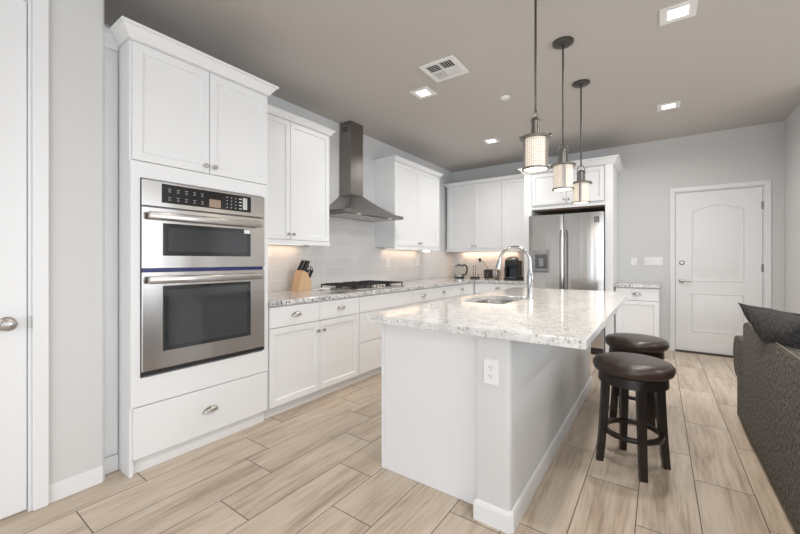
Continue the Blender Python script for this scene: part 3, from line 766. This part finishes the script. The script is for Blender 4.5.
# ------------------------------------------------------------------ cooktop
def cooktop():
    X0, X1, Y0, Y1 = -2.99, -2.47, 2.72, 3.58; cx, cy = (X0+X1)/2, (Y0+Y1)/2
    r = thing('gas_cooktop', 'stainless gas cooktop with black cast iron grates set on the left counter', 'cooktop', (cx, cy, .895), R90)
    hw, hd = (Y1-Y0)/2, (X1-X0)/2
    obj('cooktop_plate', BX(-hw, hw, -hd, hd, .0005, .012, bev=.003), 'steel', r)
    for k, gx in enumerate((-.285, 0, .285)):
        bm = bmesh.new(); a, b = gx-.138, gx+.138; y0, y1 = (-hd+.02, hd-.015) if k != 1 else (-hd+.11, hd-.015)
        z = .048
        for y in (y0, y1-.012): box(bm, a, b, y, y+.012, z-.012, z+.003)
        for x in (a, b-.012): box(bm, x, x+.012, y0, y1, z-.012, z+.003)
        for i in range(1, 4):
            x = a+(b-a)*i/4-.004; box(bm, x, x+.009, y0, y1, z-.004, z+.008)
        box(bm, a, b, (y0+y1)/2-.005, (y0+y1)/2+.005, z-.008, z+.004)
        for x in (a, b-.012):
            for y in (y0, y1-.012): box(bm, x, x+.012, y, y+.012, .0125, z)
        obj('grate', bm, 'iron', r)
    for x, y, rad in ((-.285, .11, .038), (-.285, -.12, .045), (0, .04, .055), (.285, .11, .038), (.285, -.12, .045)):
        obj('burner', lathe(bmesh.new(), [(0, .0125), (rad, .0125), (rad, .019), (rad*.8, .021), (rad*.78, .027), (0, .027)], 20, (x, y)), 'iron', r, smooth=SM)
    for i in range(5):
        x = -.11+i*.055; obj('control_knob', lathe(bmesh.new(), [(0, .0125), (.020, .0125), (.019, .018), (.016, .034), (.014, .038), (0, .038)], 16, (x, -hd+.06)), 'nickel', r, smooth=SM)
cooktop()

# ------------------------------------------------------------------ things on the counters
CT = .8955
def knife_block():
    r = thing('knife_block', 'pale wooden knife block with black-handled knives on the counter beside the cooktop', 'knife block', (-2.93, 2.425, CT), 0)
    # profile in local (y,z), leaning towards +y ; extruded in x
    prof = [(-.085, 0), (.075, 0), (.088, .085), (.028, .185), (-.028, .205)]
    obj('block', bevel_all(poly_extrude(bmesh.new(), [(-.055, y, z) for y, z in prof], (.11, 0, 0)), .003), 'beech', r)
    LAB = {'tall': 'long black-handled kitchen knife in the upper rows of the wooden block', 'short': 'short black-handled steak knife in the lowest row of the wooden block'}
    GRP = {'tall': 'long knives in the wooden block', 'short': 'steak knives in the wooden block'}
    def knife(x, y, z, L, hw=.009, hd=.013, which='tall'):
        bm = BX(-hw, hw, -hd, hd, 0, L, bev=.004, seg=2)
        k = tag(obj('kitchen_knife', bm, 'blackplastic', None, smooth=SM), LAB[which], 'knife', GRP[which])
        bm2 = BX(-.002, .002, -hd*.8, hd*.8, -.012, 0); obj('blade', bm2, 'steel', k)
        k.matrix_world = Matrix.Translation((-2.93+x, 2.425+y, CT+z)) @ Matrix.Rotation(-.52, 4, 'X')
        return k
    for x, dy in ((-.036, -.006), (-.010, .010), (.016, -.006), (.040, .010)): knife(x, dy, .204-dy*.35, .112, .0085, .013)
    for x in (-.030, .0): knife(x, .040, .178, .095, .0085, .012)
    for x in (-.042, -.025, -.008, .009, .026, .043): knife(x, .070, .130, .085, .006, .011, 'short')
    # scissors
    s = thing('kitchen_scissors', 'black-handled kitchen scissors with open loops standing in the wooden block', 'scissors', (-2.93+.036, 2.425+.048, CT+.17), 0); s.rotation_euler = (-.52, 0, 0)
    for sx in (-1, 1):
        pts = [(sx*.0, .012+sx*.014+.012*math.cos(2*PI*i/16), .062+.024*math.sin(2*PI*i/16)) for i in range(16)]
        bm = bmesh.new(); tube(bm, pts, .0035, 8, closed=True); obj('handle_loop', bm, 'blackplastic', s, smooth=SM)
    obj('blade', BX(-.0015, .0015, .002, .02, .0, .045), 'steel', s)
knife_block()
def spoon_rest():
    bm = bmesh.new(); lathe(bm, [(0, .004), (.03, .0045), (.042, .012), (.048, .020), (.050, .019), (.044, .006), (.036, .0), (0, 0)], 28, sx=1, sy=1.35)
    box(bm, -.015, .015, -.14, -.055, .006, .013, bev=.003)
    o = obj('spoon_rest', bm, 'ceramic', None, smooth=SM); o.location = (-2.80, 2.62, CT+.0005); tag(o, 'white ceramic spoon rest between knife block and cooktop', 'spoon rest'); o.rotation_euler = (0, 0, -.3)
spoon_rest()
def kettle():
    r = thing('electric_kettle', 'glass electric kettle with black handle and chrome bands in the far corner', 'kettle', (-2.83, 5.78, CT), 0); r.scale = (1.1, 1.1, 1.1)
    obj('power_base', lathe(bmesh.new(), [(0, .0005), (.078, .0005), (.080, .012), (.07, .02), (0, .02)], 28), 'blackplastic', r, smooth=SM)
    obj('lower_band', lathe(bmesh.new(), [(0, .0205), (.074, .0205), (.076, .05), (.072, .052), (0, .052)], 28), 'chrome', r, smooth=SM)
    bm = lathe(bmesh.new(), [(.073, .0525), (.086, .08), (.085, .12), (.066, .175), (.055, .19), (.052, .188), (.063, .173), (.081, .12), (.082, .08), (.070, .0525), (.073, .0525)], 32); obj('glass_jug', bm, 'glass', r, smooth=3.1)
    obj('top_band', lathe(bmesh.new(), [(.058, .176), (.064, .172), (.06, .193), (.052, .195), (.058, .176)], 28), 'chrome', r, smooth=SM)
    lid = obj('lid', lathe(bmesh.new(), [(0, .1955), (.052, .1955), (.050, .205), (.02, .212), (0, .212)], 28), 'blackplastic', r, smooth=SM)
    obj('lid_knob', lathe(bmesh.new(), [(0, .2125), (.008, .2125), (.012, .222), (0, .228)], 16), 'chrome', lid, smooth=SM)
    obj('handle', tube(bmesh.new(), [(.05, 0, .192), (.085, 0, .205), (.118, 0, .19), (.132, 0, .15), (.126, 0, .09), (.105, 0, .05), (.078, 0, .042)], [.010, .013, .014, .013, .012, .011, .009], 12), 'blackplastic', r, smooth=SM)
    bm = bmesh.new(); poly_extrude(bm, [(-.058, -.018, .18), (-.085, 0, .196), (-.058, .018, .18)], (0.004, 0, -.03)); obj('spout', bm, 'chrome', r)
kettle()
def brush_stand():
    r = thing('utensil_stand', 'low black stand with two slim upright rods, between kettle and toaster', 'stand', (-2.545, 5.80, CT), 0)
    obj('stand_base', BX(-.075, .075, -.045, .045, .0005, .026, bev=.006, seg=2), 'blackplastic', r, smooth=SM)
    for x in (-.034, .006):
        bm = bmesh.new(); cyl(bm, (x, 0, .027), (x, 0, .10), .011, .009); cyl(bm, (x, 0, .10), (x, 0, .19), .0045, .004); box(bm, x-.006, x+.006, -.010, .004, .19, .222, bev=.002)
        obj('rod', bm, 'greyplastic', r, smooth=SM)
    for x in (.045, .063): obj('cup', cyl(bmesh.new(), (x, 0, .027), (x, 0, .075), .007), 'steel', r, smooth=SM)
brush_stand()
def cord():
    pts = [(-2.525, YB-.045, 1.20), (-2.49, YB-.06, 1.185), (-2.44, YB-.055, 1.12), (-2.395, YB-.05, 1.04), (-2.375, YB-.06, .96), (-2.37, YB-.09, CT+.012)]
    bm = bmesh.new(); tube(bm, pts, .0035, 8)
    c = obj('power_cord', bm, 'blackplastic', None, smooth=SM); tag(c, 'thin black power cord hanging from the outlet towards the toaster', 'cord')
    bm = bmesh.new(); box(bm, -2.575, -2.54, YB-.052, YB-.0165, 1.185, 1.235, bev=.005, seg=2); box(bm, -2.565, -2.55, YB-.03, YB-.0165, 1.155, 1.19, bev=.003); tube(bm, [(-2.55, YB-.04, 1.21), (-2.525, YB-.045, 1.20)], .004, 8)
    obj('plug', bm, 'blackplastic', c, smooth=SM)
cord()
def toaster():
    r = thing('toaster', 'black and chrome toaster on the back counter left of the coffee maker', 'toaster', (-2.235, 5.76, CT), 0)
    obj('toaster_body', shift(BX(-.118, .118, -.075, .075, .014, .155, bev=.022, seg=3), 0, 0, 0), 'blackplastic', r, smooth=SM)
    obj('side_shell', BX(.035, .122, -.079, .079, .02, .150, bev=.018, seg=3), 'steel', r, smooth=SM)
    for x in (-.085, -.035): 
        l = obj('lever', BX(x-.012, x+.012, -.092, -.0755, .085, .098, bev=.003), 'steel', r)
        obj('dial', lathe(shift(bmesh.new(), 0, 0, 0), [(0, 0), (.012, 0), (.010, .010), (0, .011)], 16), 'steel', r).matrix_local = Matrix.Translation((x, -.0755, .05)) @ Matrix.Rotation(PI/2, 4, 'X')
    obj('slot', BX(-.09, .09, -.035, -.012, .1552, .1562), 'slot', r); obj('slot', BX(-.09, .09, .012, .035, .1552, .1562), 'slot', r)
    bm = bmesh.new()
    for x in (-.09, .09):
        for y in (-.05, .05): cyl(bm, (x, y, .0005), (x, y, .02), .011)
    obj('feet', bm, 'blackplastic', r)
toaster()
def coffee_maker():
    r = thing('coffee_maker', 'black pod coffee maker with silver lid on the back counter beside the refrigerator', 'coffee maker', (-1.87, 5.74, CT), 0)
    obj('base', BX(-.11, .11, -.15, .12, .0005, .035, bev=.01, seg=2), 'blackplastic', r, smooth=SM)
    obj('rear_tank', BX(-.100, .100, .0, .12, .0355, .30, bev=.02, seg=3), 'blackplastic', r, smooth=SM)
    obj('brew_head', BX(-.100, .100, -.14, -.0005, .20, .307, bev=.025, seg=3), 'blackplastic', r, smooth=SM)
    obj('front_panel', BX(-.055, .055, -.012, -.0005, .04, .198), mat('blue_grey_plastic', (.07, .085, .10), .25), r)
    obj('side_column', BX(-.105, -.075, -.13, -.0005, .036, .205, bev=.006), 'blackplastic', r); obj('side_column', BX(.075, .105, -.13, -.0005, .036, .205, bev=.006), 'blackplastic', r)
    bm = bmesh.new(); lathe(bm, [(0, .365), (.04, .362), (.08, .345), (.095, .317), (.097, .3075), (0, .3075)], 28, (0, -.055), 1, .85); obj('lid', bm, 'sinksteel', r, smooth=SM)
    obj('lid_handle', tube(bmesh.new(), [(-.09, -.10, .313), (-.075, -.155, .327), (0, -.17, .335), (.075, -.155, .327), (.09, -.10, .313)], .009, 10), 'steel', r, smooth=SM)
    obj('drip_tray', BX(-.06, .06, -.145, -.03, .0355, .045, bev=.002), 'steel', r)
coffee_maker()
for i, (x, lab) in enumerate(((-1.725, 'small dark jar right of the coffee maker, nearer to it'), (-1.675, 'small dark jar beside the refrigerator panel, right of the coffee maker'))):
    j = obj('spice_jar', lathe(bmesh.new(), [(0, .0005), (.020, .0005), (.021, .035), (.018, .042), (.018, .052), (0, .052)], 18), 'blackplastic', None, smooth=SM); j.location = (x, 5.70, CT); tag(j, lab, 'jar')
# under-cabinet lights
def ucl(label, loc, rz, w, power, visible=False):
    r = thing('under_cabinet_light', label, 'light', loc, rz)
    obj('housing', BX(-w/2, w/2, -.03, .03, -.018, -.0005, bev=.002), 'plate', r)
    obj('lens', BX(-w/2+.01, w/2-.01, -.022, .022, -.0205, -.0182), 'led', r)
    l = bpy.data.lights.new('under_cabinet_glow', 'AREA'); l.shape = 'RECTANGLE'; l.size = w-.03; l.size_y = .04; l.energy = power; l.color = (1, .66, .42)
    o = bpy.data.objects.new('under_cabinet_glow', l); COL.objects.link(o); o.parent = r; o.location = (0, 0, -.023)
ucl('slim white light strip under the wall cabinet above the knife block', (-3.03, 2.15, UZ0+.03), R90, .75, .7)
ucl('slim white light strip under the wall cabinet beyond the range hood', (-3.03, 4.38, UZ0+.03), R90, .9, .7)
ucl('slim white light strip under the back wall cabinets above the toaster', (-2.40, 5.99, UZ0+.03), 0, 1.0, 1.8)
r = thing('under_cabinet_outlet_strip', 'small glowing white box mounted under the wall cabinet beyond the hood', 'light', (-2.83, 4.66, UZ0+.015), R90)
obj('housing', BX(-.13, .13, -.02, .02, -.045, -.0055, bev=.003), 'plate', r); obj('lit_lens', BX(-.115, .09, -.0235, -.0205, -.040, -.012), 'led', r); obj('end_cap', BX(.131, .14, -.02, .02, -.045, -.006), 'greyplastic', r)

# ------------------------------------------------------------------ ceiling fixtures
VIS = ['square recessed ceiling light nearest the range hood', 'square recessed ceiling light above the far left kitchen counter', 'large square recessed ceiling light at the top right of the picture', 'square recessed ceiling light in front of the entry door']
proto = None
for (x, y), lab in zip(LAMPS[:4], VIS):
    if proto is None:
        proto = thing('recessed_light', lab, 'ceiling light', (x, y, H), 0, 'square recessed ceiling lights')
        bm = bmesh.new(); o_, i_ = .098, .055; ZT = -.004
        for a, b, c, e in ((-o_, o_, -o_, -i_), (-o_, o_, i_, o_), (-o_, -i_, -i_, i_), (i_, o_, -i_, i_)): box(bm, a, b, c, e, -.006, -.0005)
        obj('trim_frame', bm, 'plate', proto); obj('lens', BX(-i_, i_, -i_, i_, -.0025, -.0006), 'lamp', proto)
    else:
        c = copy_tree(proto); c.location = (x, y, H); c['label'] = lab
def air_vent():
    r = thing('ceiling_vent', 'white square ceiling air vent with louvres in four directions', 'air vent', (-1.485, 2.745, H), 0)
    bm = bmesh.new(); o_, i_ = .157, .118
    for a, b, c, e in ((-o_, o_, -o_, -i_), (-o_, o_, i_, o_), (-o_, -i_, -i_, i_), (i_, o_, -i_, i_), (-i_, i_, -.007, .007), (-.007, .007, -i_, i_)): box(bm, a, b, c, e, -.012, -.0005, bev=.0015)
    obj('frame', bm, 'plate', r); obj('backing', BX(-i_, i_, -i_, i_, -.0025, -.0006), 'slot', r)
    bm = bmesh.new()
    def blade(ax, c, a, b, s):
        t = .007; dz = .007
        if ax == 'x': pts = [(a, c, -.003), (a, c+.0045, -.003), (a, c+s*t+.0045, -.003-dz), (a, c+s*t, -.003-dz)]; v = (b-a, 0, 0)
        else: pts = [(c, a, -.003), (c+.0045, a, -.003), (c+s*t+.0045, a, -.003-dz), (c+s*t, a, -.003-dz)]; v = (0, b-a, 0)
        poly_extrude(bm, pts, v)
    for k in range(5):
        c = .014+k*.023
        blade('x', -c, -i_, -.008, -1); blade('x', c, .008, i_, 1); blade('y', -c, .008, i_, -1); blade('y', c, .008+.0, .008, 1) if False else None
        blade('y', c, -i_, -.008, 1)
        blade('y', -c-.002, .008, i_, -1)
    obj('louvres', bm, 'plate', r)
air_vent()
o = obj('sprinkler_cover', lathe(bmesh.new(), [(0, -.0005), (.045, -.0005), (.046, -.010), (.040, -.018), (0, -.020)], 28), 'plate', None, smooth=SM); o.location = (-1.249, 3.568, H); tag(o, 'small round white sprinkler cover on the ceiling between vent and pendants', 'ceiling cover')  # plain lathed disc for the sprinkler cover

def pendant(label, y, rzz):
    r = thing('pendant_light', label, 'pendant light', (-.583, y, H), rzz, 'pendant lights over the island')
    B = 1.722-H
    obj('ceiling_canopy', lathe(bmesh.new(), [(0, -.0005), (.073, -.0005), (.074, -.012), (.066, -.018), (.02, -.022), (0, -.022)], 32), 'bronze', r, smooth=SM)
    obj('rod', cyl(bmesh.new(), (0, 0, -.022), (0, 0, B+.335), .0065, seg=14), 'bronze', r, smooth=SM)
    bm = bmesh.new(); cyl(bm, (0, 0, B+.205), (0, 0, B+.285), .026, .024, 24); cyl(bm, (0, 0, B+.285), (0, 0, B+.30), .030, .020, 24); obj('socket_cap', bm, 'pewter', r, smooth=SM)
    bm = bmesh.new()
    for s in (-1, 1): tube(bm, [(s*.031, 0, B+.19), (s*.031, 0, B+.26), (s*.030, 0, B+.315), (s*.018, 0, B+.338), (0, 0, B+.343)], .0045, 8)
    cyl(bm, (-.037, 0, B+.275), (.037, 0, B+.275), .005, seg=10)
    obj('yoke', bm, 'pewter', r, smooth=SM)
    bm = lathe(bmesh.new(), [(.0, B+.190), (.083, B+.190), (.088, B+.186), (.088, B+.178), (.083, B+.175), (0, B+.175)], 36)
    for a in range(3): an = a*2*PI/3+.6; cyl(bm, (.083*math.cos(an), .083*math.sin(an), B+.182), (.099*math.cos(an), .099*math.sin(an), B+.182), .0065, seg=10)
    obj('top_ring', bm, 'pewter', r, smooth=SM)
    sh = obj('lamp_shade', lathe(bmesh.new(), [(.067, .012), (.067, .1745), (.0655, .1745), (.0655, .012), (.067, .012)], 48), 'shade', r, smooth=SM); sh.location = (0, 0, B)
    for a in range(3):
        an = a*2*PI/3+.6; bm = bmesh.new()
        for k in range(3):
            t0 = an-.16+k*.107; t1 = t0+.107; poly_extrude(bm, [(.0685*math.cos(t0), .0685*math.sin(t0), B+.008), (.0685*math.cos(t1), .0685*math.sin(t1), B+.008), (.071*math.cos(t1), .071*math.sin(t1), B+.008), (.071*math.cos(t0), .071*math.sin(t0), B+.008)], (0, 0, .167))
        bmesh.ops.remove_doubles(bm, verts=bm.verts, dist=1e-4); obj('strap', bm, 'steel', r)
    obj('bottom_ring', lathe(bmesh.new(), [(.064, B), (.074, B), (.0745, B+.010), (.064, B+.010), (.064, B)], 40), 'pewter', r, smooth=SM)
    obj('diffuser', lathe(bmesh.new(), [(0, B+.004), (.0635, B+.004), (.0635, B+.007), (0, B+.007)], 36), 'bulb', r, smooth=SM)
    l = bpy.data.lights.new('pendant_bulb', 'AREA'); l.shape = 'DISK'; l.size = .12; l.energy = 2.2; l.color = (1, .82, .6)
    o = bpy.data.objects.new('pendant_bulb', l); COL.objects.link(o); o.parent = r; o.location = (0, 0, B-.004)
pendant('pendant lamp nearest the camera over the near end of the island', 2.18, -.9)
pendant('middle one of three pendant lamps over the island', 2.918, .2)
pendant('pendant lamp farthest from the camera, hanging in front of the refrigerator cabinet', 3.687, .0)

# ------------------------------------------------------------------ bar stools
def stool(label, loc, rz):
    r = thing('bar_stool', label, 'stool', loc, rz, 'backless bar stools at the island')
    Z = .62; R = .206
    obj('seat_cushion', lathe(bmesh.new(), [(0, Z-.082), (.165, Z-.082), (.184, Z-.078), (.200, Z-.066), (.207, Z-.045), (.205, Z-.026), (.193, Z-.012), (.17, Z-.003), (.10, Z+.002), (0, Z+.003)], 48), 'leather', r, smooth=3.1)
    obj('apron_ring', lathe(bmesh.new(), [(0, Z-.0825), (.176, Z-.0825), (.178, Z-.135), (.150, Z-.137), (.148, Z-.10), (0, Z-.10)], 40), 'espresso', r, smooth=SM)
    for k in range(4):
        a = k*PI/2; c, s = math.cos(a), math.sin(a); bm = bmesh.new(); rings = []
        for t in range(8):
            u = t/7; z = (Z-.100)*(1-u); rad = .140+.016*u+.018*u**2; h = .0215-.004*u
            cx, cy = rad*c, rad*s
            rings.append([bm.verts.new((cx+c*p*h-s*q*h, cy+s*p*h+c*q*h, z+.0005)) for p, q in ((-1, -1), (1, -1), (1, 1), (-1, 1))])
        for p, q in zip(rings, rings[1:]):
            for i in range(4): bm.faces.new((p[i], p[(i+1) % 4], q[(i+1) % 4], q[i]))
        bm.faces.new(rings[0]); bm.faces.new(rings[-1]); bevel_all(bm, .003)
        obj('leg', bm, 'espresso', r)
    bm = bmesh.new(); rr = .143; zz = .195
    lathe(bm, [(rr-.013, zz-.011), (rr+.013, zz-.011), (rr+.015, zz), (rr+.013, zz+.011), (rr-.013, zz+.011), (rr-.015, zz), (rr-.013, zz-.011)], 48); obj('foot_ring', bm, 'espresso', r, smooth=SM)
    return r
stool('dark brown round leather bar stool nearest the camera, fully in view', (-.13, 2.555, 0), math.radians(20))
stool('dark brown leather bar stool farther back, mostly hidden behind the nearer stool', (-.145, 3.30, 0), math.radians(35))

# ------------------------------------------------------------------ sofa
def soft_box(x0, x1, y0, y1, z0, z1, bev=.05, puff=0, nx=6):
    bm = BX(x0, x1, y0, y1, z0, z1, bev=bev, seg=4); return bm
def sofa():
    r = thing('sofa', 'grey tweed sofa seen from behind at the right edge', 'sofa', (.48, 1.35, 0))
    L = 2.14
    bm = bmesh.new(); poly_extrude(bm, [(0.0, 0, .03), (.0, 0, .745), (.010, 0, .762), (.14, 0, .765), (.17, 0, .74), (.20, 0, .03)], (0, L, 0))
    obj('back_frame', bevel_all(bm, .008), 'sofa', r, smooth=SM)
    obj('base_frame', BX(.202, .90, .02, L-.01, .03, .30, bev=.02, seg=2), 'sofa', r, smooth=SM)
    bm = bmesh.new(); tube(bm, [(.022, .01, .7665), (.022, L-.012, .7665)], .0045, 8); obj('piping', bm, 'welt', r, smooth=SM)
    for y0, s in ((L+.001, 1), (-.001, -1)):
        bm = bmesh.new(); n = 20; prof = []
        for i in range(n+1):
            a = -PI/2+PI*i/n; prof.append((y0+s*(.30+.155*math.cos(a)), .465+.155*math.sin(a)))
        prof += [(y0, .62), (y0, .03), (y0+s*.265, .03), (y0+s*.265, .31)]
        poly_extrude(bm, [(.004, y, z) for y, z in prof], (.90, 0, 0))
        obj('armrest', bevel_all(bm, .03), 'sofa', r, smooth=SM)
    for k in range(3):
        a = .01+k*.708
        obj('seat_cushion', BX(.205, .92, a+.004, a+.70, .305, .44, bev=.04, seg=4), 'sofa', r, smooth=SM)
sofa()
def pillow(name, label, w, h, t, loc, rot, m='pillow', corner=.0):
    bm = bmesh.new(); n = 18; P = {}
    for s in (1, -1):
        for i in range(n+1):
            for j in range(n+1):
                u, v = 2*i/n-1, 2*j/n-1
                e = max(0, (1-abs(u)**2.6))**.55*max(0, (1-abs(v)**2.6))**.55
                pin = 1-.10*(1-u*u)*abs(v)**3; pin2 = 1-.10*(1-v*v)*abs(u)**3
                if s == -1 and (i in (0, n) or j in (0, n)): P[s, i, j] = P[1, i, j]; continue
                P[s, i, j] = bm.verts.new((u*w/2*pin2, s*t/2*e+.006*math.sin(7*u+3*v)*e, v*h/2*pin))
        for i in range(n):
            for j in range(n):
                try: bm.faces.new((P[s, i, j], P[s, i+1, j], P[s, i+1, j+1], P[s, i, j+1]))
                except ValueError: pass
    o = obj(name, bm, m, None, smooth=3.1); o.location = loc; o.rotation_euler = rot
    tag(o, label, 'cushion'); return o
pillow('throw_pillow', 'charcoal throw pillow with pointed corner at the far end of the sofa back', .62, .46, .15, (.685, 3.33, .70), (-.55, .0, PI/2+.36))
pillow('throw_pillow', 'plump charcoal throw pillow nearer the camera on the sofa back', .50, .42, .22, (.62, 2.80, .74), (-.62, .0, PI/2+.28))
